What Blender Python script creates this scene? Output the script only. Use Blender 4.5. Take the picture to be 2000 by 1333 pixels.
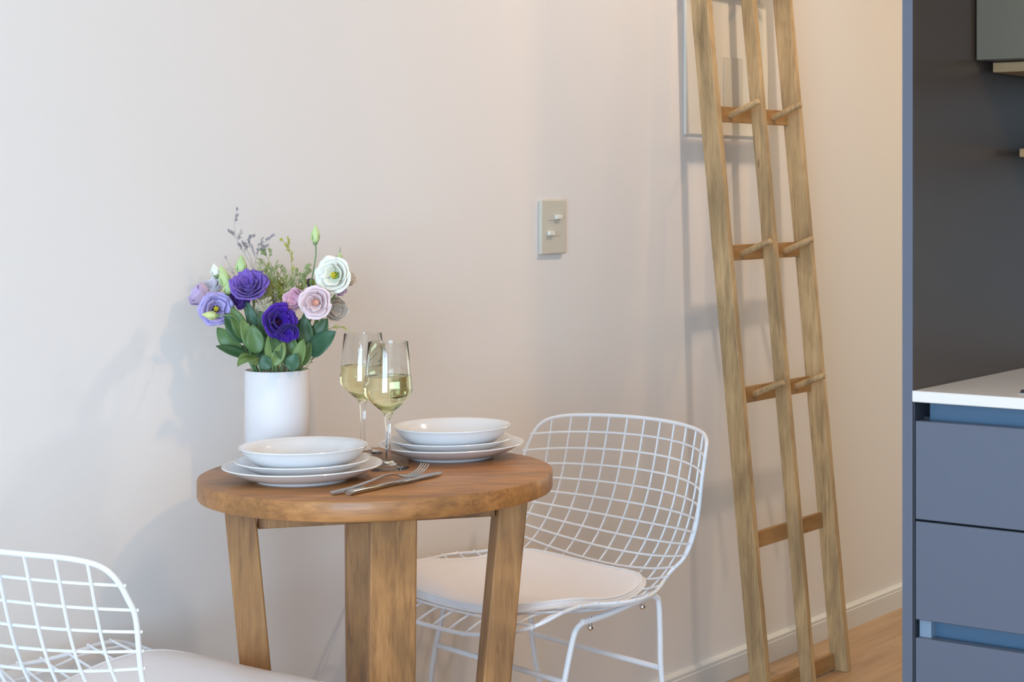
import bpy, bmesh, math, random
from mathutils import Vector, Matrix, noise

for o in list(bpy.data.objects):
    bpy.data.objects.remove(o, do_unlink=True)
SC = bpy.context.scene
COL = SC.collection
R = math.radians

# ------------------------------------------------------------------ camera
F_PX, PX, PY = 3515.0, 1450.0, 370.0          # focal length and principal point in the 2000x1333 frame
PHI, DIST, HC = R(32.6), 2.41, 1.2             # wall is the plane y = 0, camera at (0,-2.41,1.2)
FW = Vector((math.cos(PHI), math.sin(PHI), 0))
RT = Vector((math.sin(PHI), -math.cos(PHI), 0))
CAM = Vector((0, -DIST, HC))
cd = bpy.data.cameras.new('camera')
cam = bpy.data.objects.new('camera', cd); COL.objects.link(cam)
cam.location = CAM
cam.rotation_euler = (R(90), 0, PHI - R(90))
cd.sensor_fit = 'HORIZONTAL'; cd.sensor_width = 36
cd.lens = F_PX * 36 / 2000
cd.shift_x = -(PX - 1000) / 2000
cd.shift_y = -(666.5 - PY) / 2000
cd.clip_start = 0.05
SC.camera = cam

# ------------------------------------------------------------------ world and exposure
w = bpy.data.worlds.new('world'); SC.world = w; w.use_nodes = True
bg = w.node_tree.nodes['Background']
bg.inputs[0].default_value = (0.62, 0.80, 1.0, 1); bg.inputs[1].default_value = 0.5
SC.view_settings.view_transform = 'Standard'
SC.view_settings.look = 'None'
SC.view_settings.gamma = 1
SC.view_settings.exposure = 0.0

# ------------------------------------------------------------------ lights
def area(name, loc, target, sx, sy, power, col, spread=180):
    l = bpy.data.lights.new(name, 'AREA'); l.shape = 'RECTANGLE'; l.size = sx; l.size_y = sy
    l.energy = power; l.color = col; l.spread = R(spread)
    o = bpy.data.objects.new(name, l); COL.objects.link(o); o.location = loc
    o.rotation_euler = (Vector(target) - Vector(loc)).to_track_quat('-Z', 'Y').to_euler()
    return o
def spot(name, loc, target, power, col, angle, blend, radius):
    l = bpy.data.lights.new(name, 'SPOT'); l.energy = power; l.color = col
    l.spot_size = R(angle); l.spot_blend = blend; l.shadow_soft_size = radius
    o = bpy.data.objects.new(name, l); COL.objects.link(o); o.location = loc
    o.rotation_euler = (Vector(target) - Vector(loc)).to_track_quat('-Z', 'Y').to_euler()
    return o
DAY = (0.68, 0.82, 1.0)
WARM = (1.0, 0.62, 0.27)
area('daylight_left_window', (-2.53, -3.0, 1.15), (2, -3.0, 1.15), 2.6, 1.9, 237, (.50, .745, 1.0))
area('rear_fill_light', (0.9, -4.93, 1.25), (0.9, 0, 1.25), 3.8, 1.9, 6, (.78, .88, 1.0))  # weak fill from an unseen window added behind the camera
area('hall_end_fill_light', (6.13, -0.9, 1.3), (0, -0.9, 1.3), 1.2, 1.8, 12.5, (.94, 1.0, .74))  # added fill from an unseen opening at the hall end
spot('kitchen_lamp_light', (1.6, -2.8, 2.42), (2.1, -0.2, 0.7), 47, (1.0, .60, .24), 150, 0.8, 0.06)
spot('hall_lamp_light', (4.25, -0.85, 2.46), (4.1, -0.35, 0), 12, (1.0, .60, .24), 170, 1.0, 0.03)
spot('passage_fill_light', (5.4, -0.85, 2.46), (5.3, -0.6, 0), 28, (1.0, .50, .12), 170, 1.0, 0.03)  # unseen spot added to brighten the wall right of the ladder
spot('corner_fill_light', (3.35, -0.95, 2.46), (3.35, -0.5, 0), 42, (1.0, .78, .60), 170, 1.0, 0.05)  # unseen spot added to lift the wall past the partition
spot('dining_fill_light', (1.3, -1.9, 2.42), (1.8, -0.3, 0.6), 3.5, WARM, 160, 1.0, 0.12)  # unseen spot added as faint warm fill over the table

# ------------------------------------------------------------------ materials
MATS = {}
def mat(name, col, rough=0.5, metal=0.0, spec=0.5, bump=None, vary=None, coat=0.0, trans=0.0, ior=1.45, sss=0.0, sheen=0.0):
    m = bpy.data.materials.new(name); m.use_nodes = True
    nt = m.node_tree; b = nt.nodes['Principled BSDF']
    b.inputs['Base Color'].default_value = (*col, 1)
    b.inputs['Roughness'].default_value = rough
    b.inputs['Metallic'].default_value = metal
    b.inputs['Specular IOR Level'].default_value = spec
    b.inputs['Coat Weight'].default_value = coat
    b.inputs['Transmission Weight'].default_value = trans
    b.inputs['IOR'].default_value = ior
    if sss: 
        b.inputs['Subsurface Weight'].default_value = sss
        b.inputs['Subsurface Radius'].default_value = (0.01, 0.006, 0.004)
    if sheen: b.inputs['Sheen Weight'].default_value = sheen
    tc = nt.nodes.new('ShaderNodeTexCoord')
    if vary:
        sc, amt = vary
        n = nt.nodes.new('ShaderNodeTexNoise'); n.inputs['Scale'].default_value = sc; n.inputs['Detail'].default_value = 4
        nt.links.new(tc.outputs['Object'], n.inputs['Vector'])
        mx = nt.nodes.new('ShaderNodeMix'); mx.data_type = 'RGBA'
        mx.inputs[6].default_value = (*[c * (1 - amt) for c in col], 1)
        mx.inputs[7].default_value = (*[min(1, c * (1 + amt)) for c in col], 1)
        nt.links.new(n.outputs['Fac'], mx.inputs[0]); nt.links.new(mx.outputs[2], b.inputs['Base Color'])
    if bump:
        sc, st, di = bump
        n = nt.nodes.new('ShaderNodeTexNoise'); n.inputs['Scale'].default_value = sc; n.inputs['Detail'].default_value = 3
        nt.links.new(tc.outputs['Object'], n.inputs['Vector'])
        bp = nt.nodes.new('ShaderNodeBump'); bp.inputs['Strength'].default_value = st; bp.inputs['Distance'].default_value = di
        nt.links.new(n.outputs['Fac'], bp.inputs['Height']); nt.links.new(bp.outputs[0], b.inputs['Normal'])
    MATS[name] = m
    return m

def wood(name, light, mid, dark, axis='z', rough=0.5, rot=0.0, stretch=14.0, scale=1.0, spots=0.45, coat=0.0):
    """grain runs along the given object axis (rot turns it round z first)"""
    m = bpy.data.materials.new(name); m.use_nodes = True
    nt = m.node_tree; b = nt.nodes['Principled BSDF']; L = nt.links
    tc = nt.nodes.new('ShaderNodeTexCoord')
    r0 = nt.nodes.new('ShaderNodeMapping'); r0.inputs['Rotation'].default_value = (0, 0, rot)
    L.new(tc.outputs['Object'], r0.inputs['Vector'])
    mp = nt.nodes.new('ShaderNodeMapping')
    s = {'x': (1, stretch, stretch), 'y': (stretch, 1, stretch), 'z': (stretch, stretch, 1)}[axis]
    mp.inputs['Scale'].default_value = [v * scale for v in s]
    L.new(r0.outputs[0], mp.inputs['Vector'])
    n1 = nt.nodes.new('ShaderNodeTexNoise'); n1.inputs['Scale'].default_value = 2.2; n1.inputs['Detail'].default_value = 6
    n1.inputs['Roughness'].default_value = 0.6; n1.inputs['Distortion'].default_value = 0.9
    L.new(mp.outputs[0], n1.inputs['Vector'])
    n2 = nt.nodes.new('ShaderNodeTexNoise'); n2.inputs['Scale'].default_value = 9; n2.inputs['Detail'].default_value = 5
    n2.inputs['Roughness'].default_value = 0.7
    L.new(mp.outputs[0], n2.inputs['Vector'])
    cr = nt.nodes.new('ShaderNodeValToRGB'); e = cr.color_ramp.elements
    e[0].position = 0.30; e[0].color = (*dark, 1); e[1].position = 0.68; e[1].color = (*light, 1)
    k = cr.color_ramp.elements.new(0.48); k.color = (*mid, 1)
    ad = nt.nodes.new('ShaderNodeMath'); ad.operation = 'MULTIPLY_ADD'; ad.inputs[1].default_value = 0.5
    hf = nt.nodes.new('ShaderNodeMath'); hf.operation = 'MULTIPLY'; hf.inputs[1].default_value = 0.5
    L.new(n2.outputs['Fac'], hf.inputs[0]); L.new(n1.outputs['Fac'], ad.inputs[0]); L.new(hf.outputs[0], ad.inputs[2])
    L.new(ad.outputs[0], cr.inputs[0])
    # uneven stain patches and small knots
    mp2 = nt.nodes.new('ShaderNodeMapping'); s2 = {'x': (1, 3, 3), 'y': (3, 1, 3), 'z': (3, 3, 1)}[axis]
    mp2.inputs['Scale'].default_value = s2
    L.new(r0.outputs[0], mp2.inputs['Vector'])
    n3 = nt.nodes.new('ShaderNodeTexNoise'); n3.inputs['Scale'].default_value = 5.5; n3.inputs['Detail'].default_value = 3; n3.inputs['Distortion'].default_value = 0.6
    L.new(mp2.outputs[0], n3.inputs['Vector'])
    c3 = nt.nodes.new('ShaderNodeValToRGB'); c3.color_ramp.elements[0].position = 0.30; c3.color_ramp.elements[1].position = 0.62
    c3.color_ramp.elements[0].color = (1 - spots, 1 - spots, 1 - spots, 1); c3.color_ramp.elements[1].color = (1, 1, 1, 1)
    L.new(n3.outputs['Fac'], c3.inputs[0])
    mul = nt.nodes.new('ShaderNodeMix'); mul.data_type = 'RGBA'; mul.blend_type = 'MULTIPLY'; mul.inputs[0].default_value = 1
    L.new(cr.outputs[0], mul.inputs[6]); L.new(c3.outputs[0], mul.inputs[7])
    vo = nt.nodes.new('ShaderNodeTexVoronoi'); vo.inputs['Scale'].default_value = 5.0
    L.new(mp2.outputs[0], vo.inputs['Vector'])
    c4 = nt.nodes.new('ShaderNodeValToRGB'); c4.color_ramp.elements[0].position = 0.02; c4.color_ramp.elements[1].position = 0.075
    c4.color_ramp.elements[0].color = (0.35, 0.28, 0.24, 1); c4.color_ramp.elements[1].color = (1, 1, 1, 1)
    L.new(vo.outputs['Distance'], c4.inputs[0])
    mul2 = nt.nodes.new('ShaderNodeMix'); mul2.data_type = 'RGBA'; mul2.blend_type = 'MULTIPLY'; mul2.inputs[0].default_value = 0.8
    L.new(mul.outputs[2], mul2.inputs[6]); L.new(c4.outputs[0], mul2.inputs[7])
    L.new(mul2.outputs[2], b.inputs['Base Color'])
    b.inputs['Roughness'].default_value = rough
    b.inputs['Coat Weight'].default_value = coat
    bp = nt.nodes.new('ShaderNodeBump'); bp.inputs['Strength'].default_value = 0.25; bp.inputs['Distance'].default_value = 0.001
    L.new(ad.outputs[0], bp.inputs['Height']); L.new(bp.outputs[0], b.inputs['Normal'])
    MATS[name] = m
    return m

mat('wall_paint', (0.85, 0.815, 0.795), 0.75, spec=0.2, bump=(60, 0.05, 0.002))
mat('ceiling_paint', (0.82, 0.80, 0.77), 0.9)
mat('baseboard_paint', (0.78, 0.77, 0.76), 0.4)
mat('white_metal', (0.85, 0.855, 0.88), 0.28, spec=0.5)
mat('white_vinyl', (0.90, 0.86, 0.87), 0.38, bump=(25, 0.08, 0.004))
mat('piping_vinyl', (0.88, 0.86, 0.86), 0.35)
mat('porcelain', (0.85, 0.83, 0.83), 0.12, coat=0.3)
mat('vase_ceramic', (0.83, 0.78, 0.78), 0.55)
mat('steel', (0.55, 0.54, 0.53), 0.22, metal=1.0)
mat('chrome', (0.85, 0.85, 0.86), 0.08, metal=1.0)
mat('slate_panel', (0.113, 0.128, 0.170), 0.30, spec=0.5)
mat('slate_side_shaded', (0.056, 0.041, 0.033), 0.30, spec=0.5)  # slate darkened and warmed in colour for the shade on the partition side
mat('grip_channel', (0.070, 0.130, 0.205), 0.4)
mat('channel_grey', (0.22, 0.28, 0.36), 0.4)
mat('carcass_dark', (0.03, 0.035, 0.05), 0.6)
mat('worktop_white', (0.80, 0.745, 0.70), 0.30)
mat('upper_front', (0.112, 0.098, 0.072), 0.40)
mat('switch_plastic', (0.66, 0.62, 0.53), 0.35)
mat('switch_knob', (0.86, 0.84, 0.76), 0.35)
mat('box_plastic', (0.80, 0.75, 0.66), 0.4)
mat('black_glass', (0.01, 0.01, 0.012), 0.05, coat=0.5)
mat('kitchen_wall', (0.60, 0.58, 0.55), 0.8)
mat('lamp_white', (0.85, 0.85, 0.85), 0.4)
mat('window_frame', (0.75, 0.76, 0.78), 0.4)
wood('table_top_wood', (0.60, 0.280, 0.085), (0.46, 0.195, 0.058), (0.22, 0.088, 0.030), 'x', 0.45, rot=R(50), stretch=13, scale=1.5, spots=0.45, coat=0.1)
wood('table_leg_wood', (0.53, 0.265, 0.092), (0.40, 0.185, 0.060), (0.17, 0.074, 0.028), 'z', 0.5, stretch=16, scale=1.5, spots=0.5)
wood('ladder_wood', (0.72, 0.49, 0.255), (0.57, 0.375, 0.180), (0.30, 0.180, 0.080), 'z', 0.55, stretch=16, scale=1.5, spots=0.4)
wood('rung_wood', (0.50, 0.300, 0.120), (0.42, 0.225, 0.085), (0.26, 0.135, 0.050), 'x', 0.55, stretch=14, spots=0.3)
wood('plywood', (0.40, 0.25, 0.12), (0.34, 0.20, 0.09), (0.24, 0.13, 0.06), 'y', 0.5, stretch=14, spots=0.2)

def floor_material():
    m = bpy.data.materials.new('oak_floor'); m.use_nodes = True
    nt = m.node_tree; b = nt.nodes['Principled BSDF']; L = nt.links
    tc = nt.nodes.new('ShaderNodeTexCoord')
    br = nt.nodes.new('ShaderNodeTexBrick'); br.inputs['Scale'].default_value = 1.0
    br.inputs['Brick Width'].default_value = 1.2; br.inputs['Row Height'].default_value = 0.19
    br.inputs['Mortar Size'].default_value = 0.0012; br.inputs['Mortar Smooth'].default_value = 0.1
    br.inputs['Color1'].default_value = (0.52, 0.335, 0.19, 1); br.inputs['Color2'].default_value = (0.60, 0.40, 0.235, 1)
    br.inputs['Mortar'].default_value = (0.62, 0.46, 0.32, 1)
    L.new(tc.outputs['Object'], br.inputs['Vector'])
    mp = nt.nodes.new('ShaderNodeMapping'); mp.inputs['Scale'].default_value = (1.5, 22, 1)
    L.new(tc.outputs['Object'], mp.inputs['Vector'])
    n = nt.nodes.new('ShaderNodeTexNoise'); n.inputs['Scale'].default_value = 1.6; n.inputs['Detail'].default_value = 6; n.inputs['Distortion'].default_value = 0.5
    L.new(mp.outputs[0], n.inputs['Vector'])
    cr = nt.nodes.new('ShaderNodeValToRGB'); cr.color_ramp.elements[0].position = 0.3; cr.color_ramp.elements[1].position = 0.7
    cr.color_ramp.elements[0].color = (0.70, 0.66, 0.62, 1); cr.color_ramp.elements[1].color = (1.05, 1.03, 1.0, 1)
    L.new(n.outputs['Fac'], cr.inputs[0])
    mx = nt.nodes.new('ShaderNodeMix'); mx.data_type = 'RGBA'; mx.blend_type = 'MULTIPLY'; mx.inputs[0].default_value = 1
    L.new(br.outputs['Color'], mx.inputs[6]); L.new(cr.outputs[0], mx.inputs[7]); L.new(mx.outputs[2], b.inputs['Base Color'])
    b.inputs['Roughness'].default_value = 0.38
    MATS['oak_floor'] = m
floor_material()

def glass_material(name, col, ior, rough=0.0):
    m = bpy.data.materials.new(name); m.use_nodes = True
    nt = m.node_tree; nt.nodes.remove(nt.nodes['Principled BSDF'])
    g = nt.nodes.new('ShaderNodeBsdfGlass'); g.inputs['Color'].default_value = (*col, 1); g.inputs['IOR'].default_value = ior
    g.inputs['Roughness'].default_value = rough
    nt.links.new(g.outputs[0], nt.nodes['Material Output'].inputs[0])
    MATS[name] = m
glass_material('clear_glass', (0.99, 0.995, 0.99), 1.45)
glass_material('white_wine', (1.0, 0.985, 0.80), 1.34)
glass_material('window_glass', (0.97, 0.99, 0.98), 1.02)

def petal_material(name, col, edge=None, rough=0.55):
    """petal colour from its base (object z small) to its own edge colour, by noise veins"""
    m = mat(name, col, rough, vary=(55, 0.10), sheen=0.15)
    b = m.node_tree.nodes['Principled BSDF']
    b.inputs['Subsurface Weight'].default_value = 0.25
    b.inputs['Subsurface Radius'].default_value = (0.004, 0.003, 0.004)
    return m

# ------------------------------------------------------------------ mesh helper
class MB:
    def __init__(s): s.v = []; s.f = []
    def add(s, vs, fs):
        o = len(s.v); s.v += [tuple(v) for v in vs]; s.f += [tuple(i + o for i in f) for f in fs]; return s
    def box(s, lo, hi):
        (a, b, c), (d, e, f) = lo, hi
        vs = [(a, b, c), (d, b, c), (d, e, c), (a, e, c), (a, b, f), (d, b, f), (d, e, f), (a, e, f)]
        return s.add(vs, [(0, 3, 2, 1), (4, 5, 6, 7), (0, 1, 5, 4), (1, 2, 6, 5), (2, 3, 7, 6), (3, 0, 4, 7)])
    def hexa(s, bot, top):
        """a prism-like solid from two quads (bottom and top, same winding seen from above, counter-clockwise)"""
        vs = list(bot) + list(top)
        return s.add(vs, [(3, 2, 1, 0), (4, 5, 6, 7), (0, 1, 5, 4), (1, 2, 6, 5), (2, 3, 7, 6), (3, 0, 4, 7)])
    def tube(s, pts, rad, n=8, closed=False, caps=True):
        pts = [Vector(p) for p in pts]; N = len(pts)
        if not hasattr(rad, '__len__'): rad = [rad] * N
        vs = []; up = None
        for i, p in enumerate(pts):
            if closed: t = pts[(i + 1) % N] - pts[i - 1]
            else: t = pts[min(i + 1, N - 1)] - pts[max(i - 1, 0)]
            if t.length < 1e-9: t = Vector((0, 0, 1))
            t.normalize()
            if up is None:
                up = Vector((0, 0, 1)) if abs(t.z) < 0.9 else Vector((1, 0, 0))
            up = (up - t * up.dot(t))
            if up.length < 1e-6: up = t.orthogonal()
            up.normalize(); sd = t.cross(up)
            for k in range(n):
                a = 2 * math.pi * k / n
                vs.append(p + (up * math.cos(a) + sd * math.sin(a)) * rad[i])
        fs = []
        M = N if closed else N - 1
        for i in range(M):
            j = (i + 1) % N
            for k in range(n):
                l = (k + 1) % n
                fs.append((i * n + k, i * n + l, j * n + l, j * n + k))
        if not closed and caps:
            fs.append(tuple(range(n))[::-1]); fs.append(tuple((N - 1) * n + k for k in range(n)))
        return s.add(vs, fs)
    def lathe(s, prof, n=48, c=(0, 0, 0), close=True):
        """prof: list of (r, z); r = 0 points become poles"""
        vs = []; rows = []
        for r, z in prof:
            if r < 1e-6: rows.append([len(vs)]); vs.append((c[0], c[1], c[2] + z))
            else:
                rows.append(list(range(len(vs), len(vs) + n)))
                for k in range(n):
                    a = 2 * math.pi * k / n; vs.append((c[0] + r * math.cos(a), c[1] + r * math.sin(a), c[2] + z))
        fs = []
        for A, B in zip(rows[:-1], rows[1:]):
            for k in range(n):
                l = (k + 1) % n
                if len(A) == 1 and len(B) == 1: continue
                if len(A) == 1: fs.append((A[0], B[l], B[k]))
                elif len(B) == 1: fs.append((A[k], A[l], B[0]))
                else: fs.append((A[k], A[l], B[l], B[k]))
        return s.add(vs, fs)
    def grid(s, rows):
        n = len(rows[0]); vs = [p for r in rows for p in r]
        fs = [(i * n + k, i * n + k + 1, (i + 1) * n + k + 1, (i + 1) * n + k) for i in range(len(rows) - 1) for k in range(n - 1)]
        return s.add(vs, fs)
    def blob(s, c, r, axis=(0, 0, 1), seg=6, rings=4):
        """ellipsoid, r = (radial, half length)"""
        q = Vector((0, 0, 1)).rotation_difference(Vector(axis).normalized())
        prof = [(r[0] * math.sin(math.pi * i / rings), -r[1] * math.cos(math.pi * i / rings)) for i in range(rings + 1)]
        t = MB(); t.lathe([(max(0, a) if 0 < i < rings else 0, z) for i, (a, z) in enumerate(prof)], seg)
        return s.add([q @ Vector(v) + Vector(c) for v in t.v], t.f)
    def build(s, name, m, parent=None, smooth=True, bevel=0.0, seg=2, angle=35, solid=0.0, sub=0, fix=False):
        me = bpy.data.meshes.new(name); me.from_pydata(s.v, [], s.f); me.validate(); me.update()
        if fix:
            bm = bmesh.new(); bm.from_mesh(me); bmesh.ops.recalc_face_normals(bm, faces=bm.faces); bm.to_mesh(me); bm.free()
        me.materials.append(MATS[m])
        if smooth:
            me.polygons.foreach_set('use_smooth', [True] * len(me.polygons)); me.set_sharp_from_angle(angle=R(angle))
        o = bpy.data.objects.new(name, me); COL.objects.link(o)
        if parent is not None: o.parent = parent
        if solid:
            md = o.modifiers.new('thickness', 'SOLIDIFY'); md.thickness = solid; md.offset = 0
        if bevel:
            md = o.modifiers.new('bevel', 'BEVEL'); md.width = bevel; md.segments = seg; md.limit_method = 'ANGLE'; md.angle_limit = R(40)
            md.harden_normals = False
        if sub:
            md = o.modifiers.new('smooth', 'SUBSURF'); md.levels = sub; md.render_levels = sub
        return o

def thing(name, label, cat, loc=(0, 0, 0), group=None):
    o = bpy.data.objects.new(name, None); COL.objects.link(o); o.location = loc; o.empty_display_size = 0.05
    o['label'] = label; o['category'] = cat
    if group: o['group'] = group
    return o
def tag(o, label, cat, group=None):
    o['label'] = label; o['category'] = cat
    if group: o['group'] = group
    return o
def struct(o): o['kind'] = 'structure'; return o
def at(u, v, Z):
    """a point in the room seen at that place of the photograph, Z metres along the view axis"""
    return CAM + (FW + RT * ((u - PX) / F_PX) + Vector((0, 0, (PY - v) / F_PX))) * Z
def catmull(P, n=8):
    P = [Vector(p) for p in P]; out = []; N = len(P)
    for i in range(N - 1):
        a, b, c, d = P[max(i - 1, 0)], P[i], P[i + 1], P[min(i + 2, N - 1)]
        for k in range(n):
            u = k / n
            out.append(0.5 * ((2 * b) + (c - a) * u + (2 * a - 5 * b + 4 * c - d) * u * u + (3 * b - a - 3 * c + d) * u ** 3))
    out.append(P[-1]); return out

# ================================================================== the setting
X0, X1, YB, ZC = -2.6, 6.2, -5.0, 2.5
struct(MB().box((X0 - .1, YB - .1, -0.1), (X1, 0.1, 0)).build('floor', 'oak_floor', smooth=False))
struct(MB().box((X0 - .1, YB - .1, ZC), (X1, 0.1, ZC + .1)).build('ceiling', 'ceiling_paint', smooth=False))
struct(MB().box((X0 - .1, 0, 0), (X1, 0.12, ZC)).build('wall_back', 'wall_paint', smooth=False))
wr = MB()
wr.box((X1, YB, 0), (X1 + .1, -1.55, ZC)).box((X1, -.25, 0), (X1 + .1, .1, ZC)).box((X1, -1.55, 0), (X1 + .1, -.25, .35)).box((X1, -1.55, 2.25), (X1 + .1, -.25, ZC))
struct(wr.build('wall_right', 'wall_paint', smooth=False))
fr = MB()
for (a, b) in ((-1.55, -1.49), (-.31, -.25)): fr.box((X1 + .03, a, 0.35), (X1 + .08, b, 2.25))
fr.box((X1 + .03, -1.55, 0.35), (X1 + .08, -.25, 0.41)).box((X1 + .03, -1.55, 2.19), (X1 + .08, -.25, 2.25))
struct(fr.build('added_window_3', 'window_frame', smooth=False))  # frame of the unseen window added for the hall end fill
# kitchen wall carries the units
struct(MB().box((3.02, YB, 0), (3.14, -1.161, ZC)).build('wall_kitchen', 'kitchen_wall', smooth=False))
# left wall with its wide window
wl = MB()
wl.box((X0 - .1, YB, 0), (X0, -4.4, ZC)).box((X0 - .1, -1.6, 0), (X0, 0.0, ZC))
wl.box((X0 - .1, -4.4, 0), (X0, -1.6, 0.12)).box((X0 - .1, -4.4, 2.2), (X0, -1.6, ZC))
struct(wl.build('wall_left', 'wall_paint', smooth=False))
fr = MB()
for (a, b) in ((-4.4, -4.34), (-3.03, -2.97), (-1.66, -1.6)): fr.box((X0 - .08, a, 0.12), (X0 - .03, b, 2.2))
fr.box((X0 - .08, -4.4, 0.12), (X0 - .03, -1.6, 0.18)).box((X0 - .08, -4.4, 2.14), (X0 - .03, -1.6, 2.2))
struct(fr.build('window_1', 'window_frame', smooth=False))
# rear wall with an unseen window added for fill, behind the camera
wr = MB()
wr.box((X0, YB - .1, 0), (-1.05, YB, ZC)).box((2.8, YB - .1, 0), (X1, YB, ZC))
wr.box((-1.05, YB - .1, 0), (2.8, YB, 0.25)).box((-1.05, YB - .1, 2.25), (2.8, YB, ZC))
struct(wr.build('wall_front', 'wall_paint', smooth=False))
fr = MB()
for (a, b) in ((-1.05, -.99), (.845, .905), (2.74, 2.8)): fr.box((a, YB - .08, 0.25), (b, YB - .03, 2.25))
fr.box((-1.05, YB - .08, 0.25), (2.8, YB - .03, 0.31)).box((-1.05, YB - .08, 2.19), (2.8, YB - .03, 2.25))
struct(fr.build('added_window_2', 'window_frame', smooth=False))
# baseboard: flat board with a small step and a bead near its top
bb = MB(); prof = [(0, 0), (-.014, 0), (-.014, .050), (-.0125, .0512), (-.0125, .059), (-.0095, .0635), (-.002, .066), (0, .066)]
vs = [(X0, y, z) for y, z in prof] + [(X1, y, z) for y, z in prof]; n = len(prof)
bb.add(vs, [(i, i + 1, n + i + 1, n + i) for i in range(n - 1)] + [tuple(range(n))[::-1], tuple(range(n, 2 * n))])
struct(bb.build('baseboard_back', 'baseboard_paint', smooth=False, fix=True))

# ================================================================== kitchen
KX, KY = 2.397, -1.178
pn = thing('kitchen_partition', 'tall slate blue board partition, its side coloured as in shade, closing the kitchen units', 'partition', (KX, KY, 0))
MB().box((.0015, 0, 0), (.621, .017, 2.42)).build('board', 'slate_side_shaded', pn, bevel=.0008)  # same slate board, shade put into its side colour
MB().box((0, 0, 0), (.0013, .017, 2.42)).build('edge_strip', 'slate_panel', pn)
cab = thing('drawer_cabinet', 'slate blue handleless drawer cabinet under the white worktop', 'cabinet', (KX, KY, 0))
MB().box((.03, -.62, .10), (.60, -.004, .858)).box((.001, -.0035, .0), (.60, -.0008, .882)).box((.06, -.62, 0), (.60, -.02, .10)).build('carcass', 'carcass_dark', cab, smooth=False)
MB().box((.026, -.62, .850), (.032, -.016, .8825)).build('grip_channel', 'grip_channel', cab, smooth=False)
MB().box((.026, -.62, .528), (.0315, -.013, .566)).build('grip_channel', 'grip_channel', cab, smooth=False)
MB().box((.010, -.026, .531), (.0255, -.0065, .561)).build('channel_end', 'channel_grey', cab, smooth=False, bevel=.0005)
for z0, z1 in ((.7085, .855), (.559, .7055), (.345, .532), (.11, .342)):
    MB().box((.0, -.62, z0), (.019, -.0048, z1)).build('drawer', 'slate_panel', cab, bevel=.0012)
tag(MB().box((KX - .003, -3.6, .883), (3.018, KY - .0005, .900)).build('worktop', 'worktop_white', bevel=.0015),
    'white kitchen worktop with a thin square edge above the drawers', 'worktop')
hob = thing('glass_hob', 'corner of a flat black glass hob lying on the white worktop', 'hob', (2.438, -1.333, .900))
MB().box((0, -.58, 0), (.50, 0, .006)).build('glass_plate', 'black_glass', hob, bevel=.0015)
MB().box((-.002, -.582, 0), (.502, .002, .002)).build('steel_rim', 'steel', hob, smooth=False)
uc = thing('wall_cabinet', 'grey green wall cabinet with a light wooden underside, upper right', 'cabinet', (2.61, -1.18, 1.405))
MB().box((0, -.60, 0), (.019, -.002, .72)).build('door', 'upper_front', uc, bevel=.0012)
MB().box((.021, -.60, .0), (.408, -.004, .72)).build('carcass', 'carcass_dark', uc, smooth=False)
MB().box((.045, -.60, -.017), (.408, -.010, -.001)).build('underside_board', 'plywood', uc, bevel=.0008)
tag(MB().box((2.737, -1.78, 1.253), (3.018, -1.200, 1.267)).build('wall_shelf', 'plywood', bevel=.0008),
    'end of a pale wooden shelf on the kitchen wall beneath the wall cabinet', 'shelf')

# ================================================================== things on the long wall
sw = thing('light_switch', 'beige rectangular wall switch plate with two slide switches', 'light switch', (3.009, 0, 1.12))
MB().box((-.0415, -.0095, -.058), (.0415, 0, .058)).build('cover_plate', 'switch_plastic', sw, bevel=.003, seg=3)
for zz, kx in ((.021, .012), (-.013, -.013)):
    MB().box((-.021, -.0105, zz - .007), (.021, -.0093, zz + .007)).build('slot_frame', 'switch_plastic', sw, bevel=.0006)
    MB().box((kx - .010, -.017, zz - .0045), (kx + .010, -.0103, zz + .0045)).build('knob', 'switch_knob', sw, bevel=.001)
eb = thing('electrical_box', 'cream electrical panel box on the wall behind the ladder', 'electrical box', (3.695, 0, 1.5))
MB().box((-.186, -.006, -.171), (.186, 0, .169)).build('casing', 'box_plastic', eb, bevel=.003)
MB().box((-.024, -.0100, -.130), (.060, -.0065, .024)).build('flap', 'switch_plastic', eb, bevel=.001)
MB().box((-.183, -.0068, -.168), (.183, -.0055, .166)).build('door', 'box_plastic', eb, bevel=.001)

# ------------------------------------------------------------------ ladder
lad = thing('wooden_ladder', 'weathered wooden peg ladder with three rails leaning against the wall', 'ladder', (3.923, -.224, 0))
HT = 2.12; SX, SY = -.032, .083            # lean per metre of height (sideways, towards the wall)
def lp(x, y, z): return (x + SX * z, y + SY * z, z)
def post(xr, wdt=.020, dep=.047):
    b = [lp(xr - wdt, 0, 0), lp(xr, 0, 0), lp(xr, dep, 0), lp(xr - wdt, dep, 0)]
    t = [lp(xr - wdt, 0, HT), lp(xr, 0, HT), lp(xr, dep, HT), lp(xr - wdt, dep, HT)]
    m = MB(); N = 14
    rows = []
    for i in range(N + 1):
        z = HT * i / N; j = (0, 0) if i in (0, N) else (random.uniform(-.0012, .0012), random.uniform(-.0008, .0008))
        rows.append([lp(xr - wdt + j[0], 0, z), lp(xr + j[1], 0, z), lp(xr, dep, z), lp(xr - wdt + j[0], dep, z)])
    vs = [p for r in rows for p in r]
    fs = [(3, 2, 1, 0), tuple(4 * N + k for k in range(4))]
    for i in range(N):
        for k in range(4):
            l = (k + 1) % 4; fs.append((4 * i + k, 4 * i + l, 4 * i + 4 + l, 4 * i + 4 + k))
    m.add(vs, fs); return m
random.seed(3)
POST = (0.0, -.171, -.372)
for xr in POST: post(xr, dep=.034 if xr == POST[1] else .047).build('rail', 'ladder_wood', lad, bevel=.0015, angle=50)
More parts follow.
